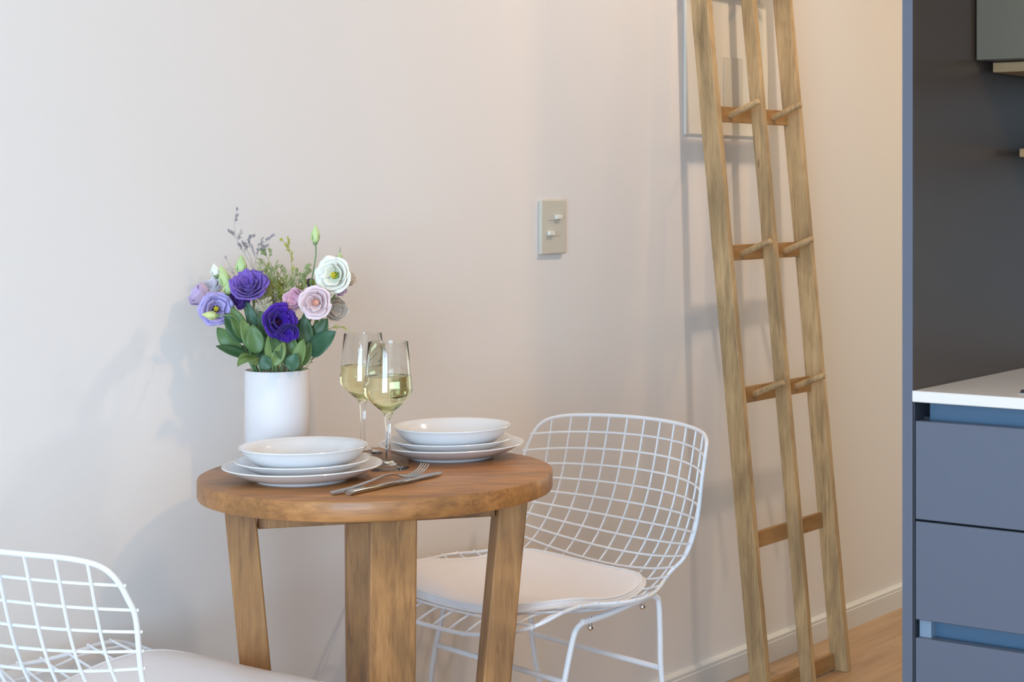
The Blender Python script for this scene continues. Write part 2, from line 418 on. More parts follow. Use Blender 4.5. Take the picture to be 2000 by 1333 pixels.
def rung(z, h=.037):
    m = MB(); x0, x1 = POST[2] - .001, POST[0] - .019
    ya, yb = .0335, .0455
    b = [lp(x0, ya, z - h / 2), lp(x1, ya, z - h / 2), lp(x1, yb, z - h / 2), lp(x0, yb, z - h / 2)]
    t = [lp(x0, ya, z + h / 2), lp(x1, ya, z + h / 2), lp(x1, yb, z + h / 2), lp(x0, yb, z + h / 2)]
    return m.hexa(b, t)
for z in (.024, .374, .714, 1.050, 1.378, 1.71, 2.04):
    rung(z).build('rung', 'rung_wood', lad, bevel=.0012)
for z in (.712, 1.045, 1.374, 1.706):
    for x in (-.285, -.092):
        a = Vector(lp(x, .038, z)); b = a + Vector((0, -.086, .034))
        MB().tube([a, a.lerp(b, .3), b - (b - a) * .03, b], [.0075, .0078, .0078, .006], 14).build('peg', 'ladder_wood', lad)

# ================================================================== bistro table
TC = Vector((2.104, -.375, 0))
tb = thing('round_table', 'small round wooden bistro table with four square legs', 'table', TC)
top = MB(); RR = .277; zt, zb = .750, .7185
top.lathe([(0, zb), (RR - .006, zb), (RR - .0015, zb + .0015), (RR, zb + .005), (RR, zt - .0035), (RR - .0010, zt - .0010), (RR - .0035, zt), (0, zt)], 128)
top.build('table_top', 'table_top_wood', tb, fix=True)
fd = (RT * .062 + FW * -.2).normalized(); ld = Vector((-fd.y, fd.x, 0))      # towards the camera, and its side direction
if ld.dot(RT) < 0: ld = -ld
def leg(out, wide, r_top=.205, r_bot=.147, w_out=.046, w_tan=.068):
    tan = Vector((-out.y, out.x, 0)) * (w_tan / 2); o = out * (w_out / 2)
    q = lambda r, z: [out * r + s1 * o + s2 * tan + Vector((0, 0, z)) for s1, s2 in ((-1, -1), (1, -1), (1, 1), (-1, 1))]
    return MB().hexa(q(r_bot, 0), q(r_top, .7183))
for d in (fd, -fd, ld, -ld): leg(d, .068, r_top=.214 if abs(d.dot(ld)) > .5 else .207).build('leg', 'table_leg_wood', tb, bevel=.0025, fix=True)
def batten(d, h0=.670, h1=.7183, L=.186, t=.011):
    n = Vector((-d.y, d.x, 0)) * t
    q = lambda z: [d * -L - n + Vector((0, 0, z)), d * L - n + Vector((0, 0, z)), d * L + n + Vector((0, 0, z)), d * -L + n + Vector((0, 0, z))]
    return MB().hexa(q(h0), q(h1))
batten(ld).build('cross_rail', 'table_leg_wood', tb, bevel=.0015)
batten(fd, L=.18).build('cross_rail', 'table_leg_wood', tb, bevel=.0015)

# ================================================================== wire chairs
CP = dict(a1=13.1763, t1=.1367, t2=.6983, ab=77.8926, T=.7409, ks=.6625, kb=1.147, w=(.2594, .2572, .2786, .2331, .2675, .2997), zf=.4436, fc=39.4443)
CC, CC2, CD0, CQ, CLC, CDZ = .0451, .0330, .0341, 1.9221, .1103, -.0221
def sst(x): x = max(0, min(1, x)); return x * x * (3 - 2 * x)
NP = 200; PT = []; PTH = []; PXX = []; PZZ = []
_x, _z = .27, CP['zf']
for i in range(NP):
    t = CP['T'] * i / (NP - 1)
    th = R(-CP['a1'] + (CP['ab'] + CP['a1']) * sst((t - CP['t1']) / (CP['t2'] - CP['t1'])) + CP['fc'] * (1 - sst(t / .12)))
    PT.append(t); PTH.append(th); PXX.append(_x); PZZ.append(_z)
    dt = CP['T'] / (NP - 1); _x -= math.cos(th) * dt; _z += math.sin(th) * dt
def interp(t, arr):
    q = max(0, min(NP - 1.001, t / CP['T'] * (NP - 1))); i = int(q); u = q - i
    return arr[i] * (1 - u) + arr[i + 1] * u
def shell(s, t, lift=0.0):
    X, Z, TH = interp(t, PXX), interp(t, PZZ), interp(t, PTH)
    k = CP['ks'] + (CP['kb'] - CP['ks']) * sst((t - CP['t1'] + .02) / (CP['t2'] - CP['t1'] + .06))
    k *= sst((t + .02) / .2)
    a = abs(s) / .25; m = sst((t - CP['t1']) / (CP['t2'] - CP['t1']))
    off = k * .0625 * a ** CQ + lift
    return Vector((X + off * math.sin(TH), s * (1 - CLC * a * a * m), Z + off * math.cos(TH) + CDZ * a * a * m))
T_ = CP['T']; W_ = CP['w']
HALF = [(0, 0), (W_[0] * .55, .008), (W_[0], .06), (W_[1], .16), (W_[2], .28), (W_[3], .42), (W_[4], T_ - .26), (W_[5], T_ - .10), (W_[5] - .006, T_ - .048), (W_[5] - .028, T_ - .014), (W_[5] - .070, T_ - .002), (W_[5] * .5, T_), (0, T_)]
hc = [(p.x, p.y) for p in catmull([(a, b, 0) for a, b in HALF], 8)]
OUT = hc + [(-a, b) for a, b in hc[::-1][1:-1]]
def halfwidth(t):
    best = 0
    for (a, b), (c, d) in zip(hc[:-1], hc[1:]):
        if min(b, d) <= t <= max(b, d) and abs(d - b) > 1e-9: best = max(best, a + (c - a) * (t - b) / (d - b))
    return best
def trange(s):
    s = abs(s); cr = []
    for (a, b), (c, d) in zip(hc[:-1], hc[1:]):
        if (a - s) * (c - s) <= 0 and abs(c - a) > 1e-9: cr.append(b + (d - b) * (s - a) / (c - a))
    return cr
CHAIR_MESH = {}
def chair_meshes():
    RM, RW = .0036, .0021
    m = MB(); m.tube([shell(s, t) for s, t in OUT], RM, 10, closed=True); CHAIR_MESH['rim'] = m
    m = MB()
    for k in range(12):                                     # lengthwise wires
        s = (k - 5.5) * CC; cr = trange(s)
        if len(cr) < 2: continue
        t0, t1 = min(cr), max(cr); segs = [(t0, t1)]
        ins = sorted(cr)
        if len(ins) >= 4: segs = [(ins[0], ins[1]), (ins[2], ins[3])]
        for a, b in segs:
            a -= .004 if a == t0 else 0
            N = max(4, int((b - a) / .012)); m.tube([shell(s, a + (b - a) * i / N, -.002) for i in range(N + 1)], RW, 6)
    j = 0
    t = T_ - CD0
    while t > .02:                                          # crosswise wires
        hw = halfwidth(t) + .0055
        N = 36; m.tube([shell(-hw + 2 * hw * i / N, t, .002) for i in range(N + 1)], RW, 6)
        t -= CC2 if t > .42 else .040
    CHAIR_MESH['wire_mesh'] = m
chair_meshes()
def rod(pts, r=.0055, n=10, sm=6): return MB().tube(catmull(pts, sm), r, n)
FRONT = lambda y: [(.06, y, .441), (.075, y, .433), (.084, y, .418), (.098, y, .37), (.112, y, .31), (.128, y, .20), (.150, y * 1.05, .06), (.160, y * 1.06, .0055)]
REAR = lambda y: [(-.098, y, .462), (-.113, y, .457), (-.121, y, .442), (-.124, y, .38), (-.126, y, .325), (-.140, y, .25), (-.19, y * 1.05, .08), (-.21, y * 1.06, .0055)]
BAR = lambda y: [(.064, y, .441), (0, y, .446), (-.098, y, .462)]
def chair(pose, label, shift, ps):
    x, y, yaw = pose
    c = thing('wire_chair', label, 'chair', (x, y, 0), 'white wire chairs')
    c.rotation_euler = (0, 0, yaw)
    for k, m in CHAIR_MESH.items(): m.build(k, 'white_metal', c)
    for sy in (.185, -.185):
        MB().tube(catmull(FRONT(sy), 5), .0055, 10).build('leg', 'white_metal', c)
        MB().tube(catmull(REAR(sy), 5), .0055, 10).build('leg', 'white_metal', c)
        MB().tube(catmull(BAR(sy), 5), .0058, 10).build('mounting_bar', 'white_metal', c)
        for bx, bz in ((.045, .437), (-.080, .453)):
            b = MB(); b.tube([(bx, sy, bz + .012), (bx, sy, bz - .004)], .003, 10)
            b.blob((bx, sy, bz - .008), (.0062, .0055), seg=14, rings=8); b.build('bolt', 'chrome', c)
    MB().tube([(.106, .185, .345), (.106, -.185, .345)], .0052, 10).build('stretcher', 'white_metal', c)
    MB().tube([(-.126, .185, .325), (-.126, -.185, .325)], .0052, 10).build('stretcher', 'white_metal', c)
    # seat cushion lies in the shell: a thing of its own
    cu = thing('seat_cushion', label.replace('white wire chair', 'pale seat cushion on the chair').replace(', seen from behind its backrest', ''), 'cushion', (x, y, 0), 'seat cushions')
    cu.rotation_euler = (0, 0, yaw)
    half = catmull([(0, .030, 0), (.11, .036, 0), (.185, .075, 0), (.208, .15, 0), (.206, .24, 0), (.190, .32, 0), (.160, .372, 0), (.10, .392, 0), (0, .398, 0)], 6)
    ol = [(p.x * ps + shift, p.y + (ps - .965) * .25) for p in half] + [(-p.x * ps + shift, p.y + (ps - .965) * .25) for p in half[::-1][1:-1]]
    cxs, cyt = 0.0, .21
    rings = [(1.0, .003), (1.010, .005), (1.013, .009), (1.004, .0135), (.975, .0175), (.92, .020), (.75, .023), (.55, .026), (.3, .028), (.1, .029)]
    m = MB(); rows = []
    def soft(s, t, l): return shell(s, t, l)
    for f, l in rings: rows.append([soft(cxs + (s - cxs) * f, cyt + (t - cyt) * f, l) for s, t in ol])
    n = len(ol); vs = [p for r in rows for p in r] + [soft(0, cyt, .029), soft(0, cyt, .003)]
    fs = [(i * n + k, i * n + (k + 1) % n, (i + 1) * n + (k + 1) % n, (i + 1) * n + k) for i in range(len(rings) - 1) for k in range(n)]
    ct, cb = len(vs) - 2, len(vs) - 1
    fs += [((len(rings) - 1) * n + k, (len(rings) - 1) * n + (k + 1) % n, ct) for k in range(n)]
    fs += [(k, cb, (k + 1) % n) for k in range(n)]
    m.add(vs, fs); m.build('pad', 'white_vinyl', cu, fix=True, angle=60)
    for l, f in ((.0155, .996), (.0045, 1.012)):
        MB().tube([soft(s * f, cyt + (t - cyt) * f, l) for s, t in ol], .0026, 8, closed=True).build('piping', 'piping_vinyl', cu)
    return c
ch = chair((2.6021, -.3079, 2.9417), 'white wire chair to the right of the round table, facing it', -.008, 1.075)
ch2 = chair((1.6530, -.3180, -.0376), 'white wire chair at lower left, seen from behind its backrest', -.018, .965)

# ================================================================== plates
def plate_profile(R0, h, foot, t=.0035, coupe=.62):
    """outer side up from the foot ring, rim, inner side down to the middle"""
    p = [(0, .003), (foot - .006, .003), (foot - .004, 0), (foot, 0), (foot + .002, .004)]
    N = 10
    for i in range(1, N + 1):
        u = i / N; p.append((foot + .002 + (R0 - foot - .002) * u, .004 + (h - .004 - t * .2) * u ** coupe_pow(coupe)))
    p += [(R0 + .0006, h - t * .1), (R0, h + t * .3), (R0 - .0018, h + t * .35)]
    for i in range(N - 1, -1, -1):
        u = i / N; p.append((foot - .001 + (R0 - foot - .004) * u, .004 + t + (h - .004 - t * .7) * u ** coupe_pow(coupe)))
    p.append((0, .004 + t)); return p
def coupe_pow(c): return 1.0 / c
def lathe_thing(name, m, prof, loc, label, cat, group=None, n=96):
    o = MB().lathe(prof, n).build(name, m, fix=True, angle=50); o.location = loc
    return tag(o, label, cat, group)
LX = Vector((1.982, -.334, .7502)); RX = Vector((2.287, -.366, .7502))
for c, side in ((LX, 'left front'), (RX, 'right back')):
    near = 'nearest the vase' if side == 'left front' else 'beside the wire chair'
    g = 'white dinnerware on the table'
    lathe_thing('dinner_plate', 'porcelain', plate_profile(.121, .0235, .070), c, 'large white porcelain plate at the bottom of the stack ' + near, 'plate', g)
    lathe_thing('side_plate', 'porcelain', plate_profile(.102, .0220, .060), c + Vector((.004, .004, .0085)), 'middle-sized white porcelain plate between plate and bowl, stack ' + near, 'plate', g)
    lathe_thing('soup_bowl', 'porcelain', plate_profile(.0975, .0355, .052, coupe=.50), c + Vector((0, -.002, .0172)), 'shallow white porcelain bowl on top of the stack ' + near, 'bowl', g)

# ================================================================== cutlery
def knife():
    a, b = Vector((1.913, -.500, .7502)), Vector((2.136, -.484, .7502)); d = (b - a); L = d.length; d.normalize()
    k = thing('table_knife', 'stainless steel table knife with its blade pointing right', 'knife', a); k.rotation_euler = (0, 0, math.atan2(d.y, d.x))
    m = MB(); st = [(0, .0062, .0045), (.006, .0075, .0058), (.05, .0066, .0052), (.10, .0055, .0044), (.112, .0050, .0038)]
    rows = [[(x, w * math.cos(t), h * (1 + math.sin(t)) * .72) for t in [2 * math.pi * j / 12 for j in range(12)]] for x, w, h in st]
    vs = [p for r in rows for p in r]; fs = [(i * 12 + j, i * 12 + (j + 1) % 12, i * 12 + 12 + (j + 1) % 12, i * 12 + 12 + j) for i in range(len(st) - 1) for j in range(12)]
    fs += [tuple(range(12))[::-1], tuple((len(st) - 1) * 12 + j for j in range(12))]
    m.add(vs, fs).build('handle', 'steel', k, fix=True, angle=60)
    top = [(.110, -.0045), (.120, -.0085), (.14, -.0095), (.19, -.0088), (.212, -.0060), (L, .0005), (.215, .0055), (.19, .0070), (.12, .0062), (.110, .0045)]
    n = len(top); vs = [(x, y, .0032) for x, y in top] + [(x, y, .0050) for x, y in top]
    MB().add(vs, [tuple(range(n))[::-1], tuple(range(n, 2 * n))] + [(i, (i + 1) % n, n + (i + 1) % n, n + i) for i in range(n)]).build('blade', 'steel', k, fix=True, bevel=.0006)
knife()
def fork():
    a = Vector((1.902, -.478, .7502)); b = Vector((2.066, -.5135, .7502)); d = b - a; L = .182
    k = thing('dinner_fork', 'stainless steel fork with four tines resting across the knife', 'fork', a); k.rotation_euler = (0, 0, math.atan2(d.y, d.x)); k.scale = (.88, .95, 1)
    # handle: a flat strip that arches up to the neck, then dips into the head
    prof = [(0, .0062, .0018), (.006, .0082, .0022), (.04, .0068, .0050), (.08, .0045, .0120), (.105, .0032, .0175), (.120, .0030, .0178), (.130, .0060, .0160), (.138, .0098, .0130), (.146, .0116, .0112), (.152, .0120, .0112)]
    m = MB(); rows = []
    for x, w, z in prof: rows.append([(x, -w, z + .0008), (x, -w * .5, z - .0003), (x, w * .5, z - .0003), (x, w, z + .0008)])
    up = [[(p[0], p[1], p[2] + .0020) for p in r] for r in rows]
    n = len(rows); vs = [p for r in rows for p in r] + [p for r in up for p in r]; o = n * 4; fs = []
    for i in range(n - 1):
        for j in range(3):
            fs.append((i * 4 + j, i * 4 + j + 1, i * 4 + 5 + j, i * 4 + 4 + j)); fs.append((o + i * 4 + j, o + i * 4 + 4 + j, o + i * 4 + 5 + j, o + i * 4 + j + 1))
        fs.append((i * 4, i * 4 + 4, o + i * 4 + 4, o + i * 4)); fs.append((i * 4 + 3, o + i * 4 + 3, o + i * 4 + 7, i * 4 + 7))
    fs.append((0, o, o + 1, 1)); fs.append((1, o + 1, o + 2, 2)); fs.append((2, o + 2, o + 3, 3))
    m.add(vs, fs).build('handle', 'steel', k, fix=True, angle=60)
    for y in (-.0098, -.0033, .0033, .0098):
        pts = [(.149, y, .0122), (.160, y, .0130), (.172, y * 1.02, .0165), (.182, y * 1.02, .0225), (L + .006, y * 1.0, .0295)]
        MB().tube(catmull(pts, 4), [.0014] * 12 + [.0012, .0011, .0009, .0007, .0005], 8).build('tine', 'steel', k)
fork()

# ================================================================== wine glasses
def wine_glass(loc, label, rot=0):
    g = thing('wine_glass', label, 'wine glass', loc, 'wine glasses on the table')
    out = [(0, 0), (.033, 0), (.0335, .0008), (.033, .0016), (.022, .0042), (.011, .0085), (.0062, .014), (.0042, .024), (.0038, .045), (.0042, .070), (.0058, .084), (.0100, .0925), (.0180, .0985), (.0285, .1085), (.0365, .1180), (.0388, .1235), (.0389, .1270), (.0378, .1400), (.0352, .1680), (.0318, .2035), (.0316, .2042)]
    inn = [(.0311, .2042), (.0309, .2035), (.0343, .1680), (.0369, .1400), (.0379, .1270), (.0377, .1242), (.0356, .1190), (.0278, .1100), (.0172, .1008), (.0080, .0968), (0, .0958)]
    MB().lathe(out + inn, 64).build('glass_body', 'clear_glass', g, fix=True, angle=60)
    wl = .1495; e = .00006
    prof = [(r + e, z) for r, z in inn if z < wl][::-1]
    prof[0] = (0, .0957)
    prof = prof + [(.0361, wl), (.0350, wl - .0004), (0, wl - .0005)]
    MB().lathe(prof, 64).build('wine', 'white_wine', g, fix=True, angle=60)
    return g
wine_glass((2.134, -.368, .7502), 'front wine glass, half full of white wine, beside the cutlery')
wine_glass((2.237, -.211, .7502), 'back wine glass, half full of white wine, closer to the vase')

# ================================================================== vase
VB = Vector((2.074, -.179, .7502))
vz = MB().lathe([(0, 0), (.050, 0), (.052, .002), (.052, .153), (.0515, .1545), (.0495, .155), (.0480, .1540), (.0475, .150), (.0475, .006), (0, .006)], 72).build('flower_vase', 'vase_ceramic', fix=True, angle=50)
vz.location = VB
tag(vz, 'plain white cylindrical vase holding the bouquet at the back of the table', 'vase')

# ================================================================== bouquet
petal_material('petal_violet', (0.075, 0.012, 0.36))
petal_material('petal_purple', (0.235, 0.125, 0.52))
petal_material('petal_plum', (0.13, 0.05, 0.30))
petal_material('petal_lavender', (0.50, 0.42, 0.76))
petal_material('petal_lilac', (0.66, 0.50, 0.72))
petal_material('petal_pale_lilac', (0.80, 0.74, 0.80))
petal_material('petal_white', (0.95, 0.91, 0.80))
petal_material('petal_cream', (0.84, 0.76, 0.68))
petal_material('petal_pink', (0.86, 0.52, 0.62))
petal_material('petal_blush', (0.88, 0.70, 0.72))
mat('throat_dark', (0.05, 0.008, 0.07), 0.6)
mat('throat_green', (0.50, 0.56, 0.10), 0.6)
mat('throat_peach', (0.78, 0.42, 0.30), 0.6)
mat('stamen_yellow', (0.72, 0.62, 0.04), 0.5)
mat('bud_green', (0.55, 0.68, 0.30), 0.5, vary=(60, .15))
mat('bud_yellow', (0.62, 0.66, 0.28), 0.5, vary=(60, .15))
mat('calyx_green', (0.20, 0.32, 0.13), 0.5)
mat('stem_green', (0.16, 0.28, 0.12), 0.5)
for i, c in enumerate([(0.105, 0.190, 0.058), (0.052, 0.115, 0.040), (0.165, 0.250, 0.078), (0.050, 0.125, 0.066)]):
    mat('leaf_%d' % i, c, 0.42, vary=(30, .22), sss=.1)
mat('dry_sprig', (0.40, 0.38, 0.33), 0.7)
mat('dry_floret', (0.42, 0.38, 0.40), 0.7)
mat('gold_stem', (0.30, 0.33, 0.12), 0.6)
mat('gold_floret', (0.50, 0.50, 0.10), 0.6)
mat('sage_floret', (0.38, 0.44, 0.20), 0.6)
mat('beige_floret', (0.62, 0.56, 0.40), 0.7)

def frame(axis):
    a = Vector(axis).normalized(); x = a.orthogonal().normalized(); return a, x, a.cross(x)
def bloom_mesh(rad, depth, layers, seed, ruffle=.10):
    """layers: (count, open 0..1, reach, half width in radians, flare); axis is +z, cup base at z = -depth"""
    rnd = random.Random(seed); m = MB()
    for li, (n, op, ln, wa, fl) in enumerate(layers):
        a0 = rnd.uniform(0, 6.28)
        for k in range(n):
            ac = a0 + 2 * math.pi * k / n + rnd.uniform(-.10, .10); o_ = op * rnd.uniform(.94, 1.06); L = ln * rnd.uniform(.95, 1.05)
            ph = rnd.uniform(0, 6.28); f1, f2 = rnd.uniform(3.0, 4.5), rnd.uniform(6.5, 9.0)
            rows = []; NU, NV = 17, 13
            for i in range(NV):
                v = i / (NV - 1); row = []
                for j in range(NU):
                    u = -1 + 2 * j / (NU - 1)
                    vv = v * (1 - .13 * abs(u) ** 2.6)                    # rounded outer edge
                    an = ac + u * wa * (.45 + .55 * min(1, vv * 1.6))
                    r0 = o_ * math.sin(min(1, vv) * math.pi / 2) ** .95 + .03
                    z0 = -math.cos(min(1, vv) * math.pi / 2) ** 1.15 * L + (L - 1)
                    lip = max(0, vv - .68) / .32
                    r1 = rad * (r0 * (1 + .075 * u) + fl * lip ** 1.6 * .16)
                    z1 = depth * z0 - rad * fl * lip ** 1.8 * .22
                    rf = ruffle * rad * vv ** 3 * (.62 * math.sin(u * f1 + ph) + .38 * math.sin(u * f2 + 2.1 * ph))
                    r1 += rf * .45; z1 += rf * .8
                    row.append((r1 * math.cos(an), r1 * math.sin(an), z1))
                rows.append(row)
            m.grid(rows)
    return m
def oriented(m, pos, axis, spin=0):
    q = Vector((0, 0, 1)).rotation_difference(Vector(axis).normalized()) @ Matrix.Rotation(spin, 3, 'Z').to_quaternion()
    return MB().add([q @ Vector(v) + Vector(pos) for v in m.v], m.f)
def leaf_mesh(base, tip, width, face, bend=.15, cup=.25, seed=0, twist=0.0):
    """a lance-oval blade from base to tip; face is the direction its upper side looks"""
    rnd = random.Random(seed)
    b, t = Vector(base), Vector(tip); ax = t - b; L = ax.length; ax.normalize()
    nf = Vector(face); nf = (nf - ax * nf.dot(ax)).normalized(); sd = ax.cross(nf)
    rows = []; NV = 12
    for i in range(NV + 1):
        v = i / NV
        wv = width * .5 * (math.sin(math.pi * (v ** .80)) ** .75 if 0 < v < 1 else 0) + .0004
        a = twist * v; s2 = sd * math.cos(a) + nf * math.sin(a); n2 = nf * math.cos(a) - sd * math.sin(a)
        c = b + ax * (L * v) + nf * (bend * L * math.sin(math.pi * v) * .6)
        row = []
        for j in range(7):
            u = -1 + j / 3
            row.append(c + s2 * (u * wv) + n2 * (cup * wv * (abs(u) ** 1.3)) + n2 * (.03 * width * math.sin(v * 9 + u * 2 + seed)))
        rows.append(row)
    return MB().grid(rows)
MOUTH = VB + Vector((0, 0, .150))
rndb = random.Random(11)
def stem_path(head, aim, spread=.6):
    """from the bloom down through the vase mouth"""
    head = Vector(head); d = head - MOUTH; d.z = 0
    lim = min(.036, d.length * spread); mo = MOUTH + (d.normalized() * lim if d.length > 1e-4 else Vector())
    foot = VB + Vector((-d.x, -d.y, 0)).normalized() * .020 + Vector((0, 0, .012)) if d.length > 1e-4 else VB + Vector((0, 0, .012))
    back = head - Vector(aim).normalized() * .028
    mid = back.lerp(mo, .5) + Vector((0, 0, .010))
    return [head, back, mid, mo, foot]
TOCAM = (-FW).normalized()
def flower(u, v, Z, dia, aim, layers, petal, throat, label, seed, depth=.45, stamen=True, ruffle=.16, leaves=(), squash=None):
    """aim: (right, up, towards camera)"""
    pos = at(u, v, Z); ax = (RT * aim[0] + Vector((0, 0, aim[1])) + TOCAM * aim[2]).normalized()
    rad = dia * Z / F_PX / 2 * .93
    t = thing('lisianthus_flower', label, 'flower', VB + Vector((0, 0, .01)), 'lisianthus flowers in the vase')
    o = t.location
    m = oriented(bloom_mesh(rad, rad * depth * 2, layers, seed, ruffle), pos - o, ax, seed)
    m.build('petals', petal, t, angle=80, solid=.0005)
    base = pos - ax * rad * depth * 2
    # throat cup and stamens
    if throat:
        c = MB().lathe([(0, 0), (rad * .10, .0008), (rad * .17, rad * .12), (rad * .24, rad * .34)], 20)
        oriented(c, base + ax * .0012 - o, ax).build('throat', throat, t)
        if stamen:
            s = MB(); a, x, y = frame(ax)
            for k in range(6):
                an = k * 1.047; e = base + a * rad * .62 + (x * math.cos(an) + y * math.sin(an)) * rad * .14
                s.tube([base + a * .002 - o, e - o], .0004, 5); s.blob(e - o, (.0016, .0024), a)
            s.blob(base + a * rad * .66 - o, (.0022, .0028), a, 8, 6)
            s.build('stamens', 'stamen_yellow', t)
    # calyx and stem
    cx = MB().lathe([(0, -.006), (.0028, -.005), (.0040, 0), (.0046, .0015), (rad * .22, rad * .02)], 12)
    a, x, y = frame(ax)
    cm = oriented(cx, base - o, ax)
    for k in range(5):
        an = k * 1.256 + .3; dd = x * math.cos(an) + y * math.sin(an)
        cm.tube([base + dd * .003 - o, base + dd * rad * .30 - a * rad * .02 - o, base + dd * rad * .58 + a * rad * .06 - o], [.0012, .0009, .0003], 5)
    cm.build('calyx', 'calyx_green', t)
    pth = stem_path(base, ax); MB().tube([p - o for p in catmull(pth, 6)], .0016, 8).build('stem', 'stem_green', t)
    for (b0, t0, wd, fc, mi, bd, sd_) in leaves:
        lf(t, b0, t0, wd, fc, mi, bd, sd_)
    return t
def lf(t, b0, t0, wd, fc, mi, bd, sd_, cup=.25, tw=0.0):
    o = t.location
    bp, tp = at(*b0) - o, at(*t0) - o
    face = RT * fc[0] + Vector((0, 0, fc[1])) + TOCAM * fc[2]
    leaf_mesh(bp, tp, wd * b0[2] / F_PX, face, bd, cup, sd_, tw).build('leaf', 'leaf_%d' % mi, t, angle=80, solid=.0004)
def bud(u, v, Z, ln, wd, aim, matn, label, seed, green_base=True, spike=0.0):
    pos = at(u, v, Z); ax = (RT * aim[0] + Vector((0, 0, aim[1])) + TOCAM * aim[2]).normalized()
    L = ln * Z / F_PX; r = wd * Z / F_PX / 2
    t = thing('lisianthus_bud', label, 'flower bud', VB + Vector((0, 0, .01)), 'closed buds in the bouquet'); o = t.location
    # a spiral-furled bud
    m = MB(); N, K = 14, 20; vs = []; prof = []
    for i in range(N + 1):
        q = i / N; rr = r * (math.sin(math.pi * min(1, (q ** .62) * .93 + .05)) ** .8) * (1 - .12 * q) + .0002
        for k in range(K):
            an = 2 * math.pi * k / K + q * 1.6; rk = rr * (1 + .10 * math.cos(3 * (an - q * 1.6)) * math.sin(math.pi * q))
            vs.append((rk * math.cos(an), rk * math.sin(an), -L / 2 + L * q))
    fs = [(i * K + k, i * K + (k + 1) % K, i * K + K + (k + 1) % K, i * K + K + k) for i in range(N) for k in range(K)] + [tuple(range(K))[::-1], tuple(N * K + k for k in range(K))]
    m.add(vs, fs); oriented(m, pos - o, ax).build('bud', matn, t, angle=70)
    base = pos - ax * L / 2; a, x, y = frame(ax)
    c = MB(); c.blob(base - o, (r * .55, r * .6), ax, 10, 6)
    for k in range(5):
        an = k * 1.256; dd = x * math.cos(an) + y * math.sin(an)
        c.tube([base + dd * r * .4 - o, base + dd * r * 1.02 + a * L * .28 - o, base + dd * r * 1.0 + a * L * .5 - o], [.0010, .0007, .0002], 5)
    if spike: c.tube([pos + ax * L * .3 - o, pos + ax * (L * .5 + spike) - o], [.0010, .0003], 5)
    c.build('calyx', 'calyx_green', t)
    MB().tube([p - o for p in catmull(stem_path(base, ax), 6)], .0011, 7).build('stem', 'stem_green', t)
    return t
FULL = [(5, .98, 1.0, .80, 1.0), (5, .84, 1.12, .80, .8), (5, .66, 1.22, .82, .7), (4, .46, 1.28, .85, .5), (3, .26, 1.30, .9, .3)]
OPEN = [(5, .97, .92, .90, 1.3), (4, .80, 1.12, 1.0, 1.0), (3, .50, 1.10, 1.05, .8)]
CUP = [(5, .95, .95, .92, 1.1), (3, .74, 1.18, 1.15, .8), (3, .44, 1.20, 1.1, .5)]
HALFO = [(4, .90, 1.0, 1.0, .4), (4, .70, 1.10, 1.0, .3), (3, .46, 1.16, 1.1, .2)]
Z0 = 2.93
flower(380, 571, Z0 + .02, 54, (-.75, .45, .35), HALFO, 'petal_lilac', None, 'half-open lilac pink flower at the far left of the bouquet', 1, depth=.55)
flower(412, 556, Z0 + .04, 50, (-.15, .6, .55), HALFO, 'petal_pale_lilac', None, 'pale white-lilac flower with dark flecked edge above the lavender one', 2, depth=.5)
flower(423, 603, Z0 - .03, 60, (.38, .12, .92), OPEN, 'petal_lavender', 'throat_dark', 'open lavender flower with dark throat and yellow centre, lower left', 3)
flower(485, 553, Z0 - .03, 70, (.05, .62, .72), FULL, 'petal_purple', None, 'ruffled mid purple double flower left of centre', 4, depth=.40, ruffle=.24)
flower(468, 584, Z0 + .01, 44, (-.2, -.2, .9), HALFO, 'petal_plum', None, 'dark plum flower half hidden under the ruffled purple one', 5, depth=.5)
flower(550, 626, Z0 - .07, 66, (.62, .22, .78), CUP, 'petal_violet', 'throat_dark', 'deep violet open flower hanging low in the middle', 6, stamen=False, ruffle=.24)
flower(562, 652, Z0 - .082, 46, (.25, -.35, .9), HALFO, 'petal_violet', None, 'small deep violet bloom tucked directly below the big violet flower', 16, depth=.45, ruffle=.24)
flower(573, 584, Z0 - .045, 50, (-.25, .25, .85), HALFO, 'petal_pink', None, 'rose pink flower half behind the blush pink one', 7, depth=.5)
flower(614, 592, Z0 - .065, 62, (.05, .0, 1.0), CUP, 'petal_blush', 'throat_peach', 'blush pink open flower with a peach centre', 8, stamen=False)
flower(646, 537, Z0 - .03, 68, (-.25, .12, 1.0), OPEN, 'petal_white', 'throat_green', 'large open white flower with yellow centre, upper right', 9)
flower(682, 541, Z0 + .06, 40, (.6, .35, .4), HALFO, 'petal_cream', None, 'pale cream flower behind the right of the white flower', 10, depth=.5)
flower(667, 568, Z0 + .04, 26, (.5, -.3, .6), HALFO, 'petal_lilac', None, 'small lilac bloom peeping out below the white flower', 12, depth=.5)
flower(657, 605, Z0 + .05, 50, (.35, .0, .7), HALFO, 'petal_cream', None, 'faded cream flower at the right, below the white flower', 13, depth=.5)
flower(606, 552, Z0 + .03, 22, (.2, .5, .6), HALFO, 'petal_plum', None, 'tiny dark plum bloom between the fern sprigs and the white flower', 14, depth=.5)
bud(616, 457, Z0, 36, 17, (.03, 1, .1), 'bud_green', 'tall slim green bud standing highest on the right', 21)
bud(471, 516, Z0 + .02, 36, 22, (.10, 1, .2), 'bud_green', 'fat pale green bud just above the ruffled purple flower', 22)
bud(437, 540, Z0 + .02, 44, 22, (-.25, 1, .2), 'bud_green', 'pale green bud between the lilac and the ruffled purple flowers', 23)
bud(446, 562, Z0 + .01, 26, 20, (.2, 1, .2), 'bud_green', 'short pale green bud left of the ruffled purple flower', 24)
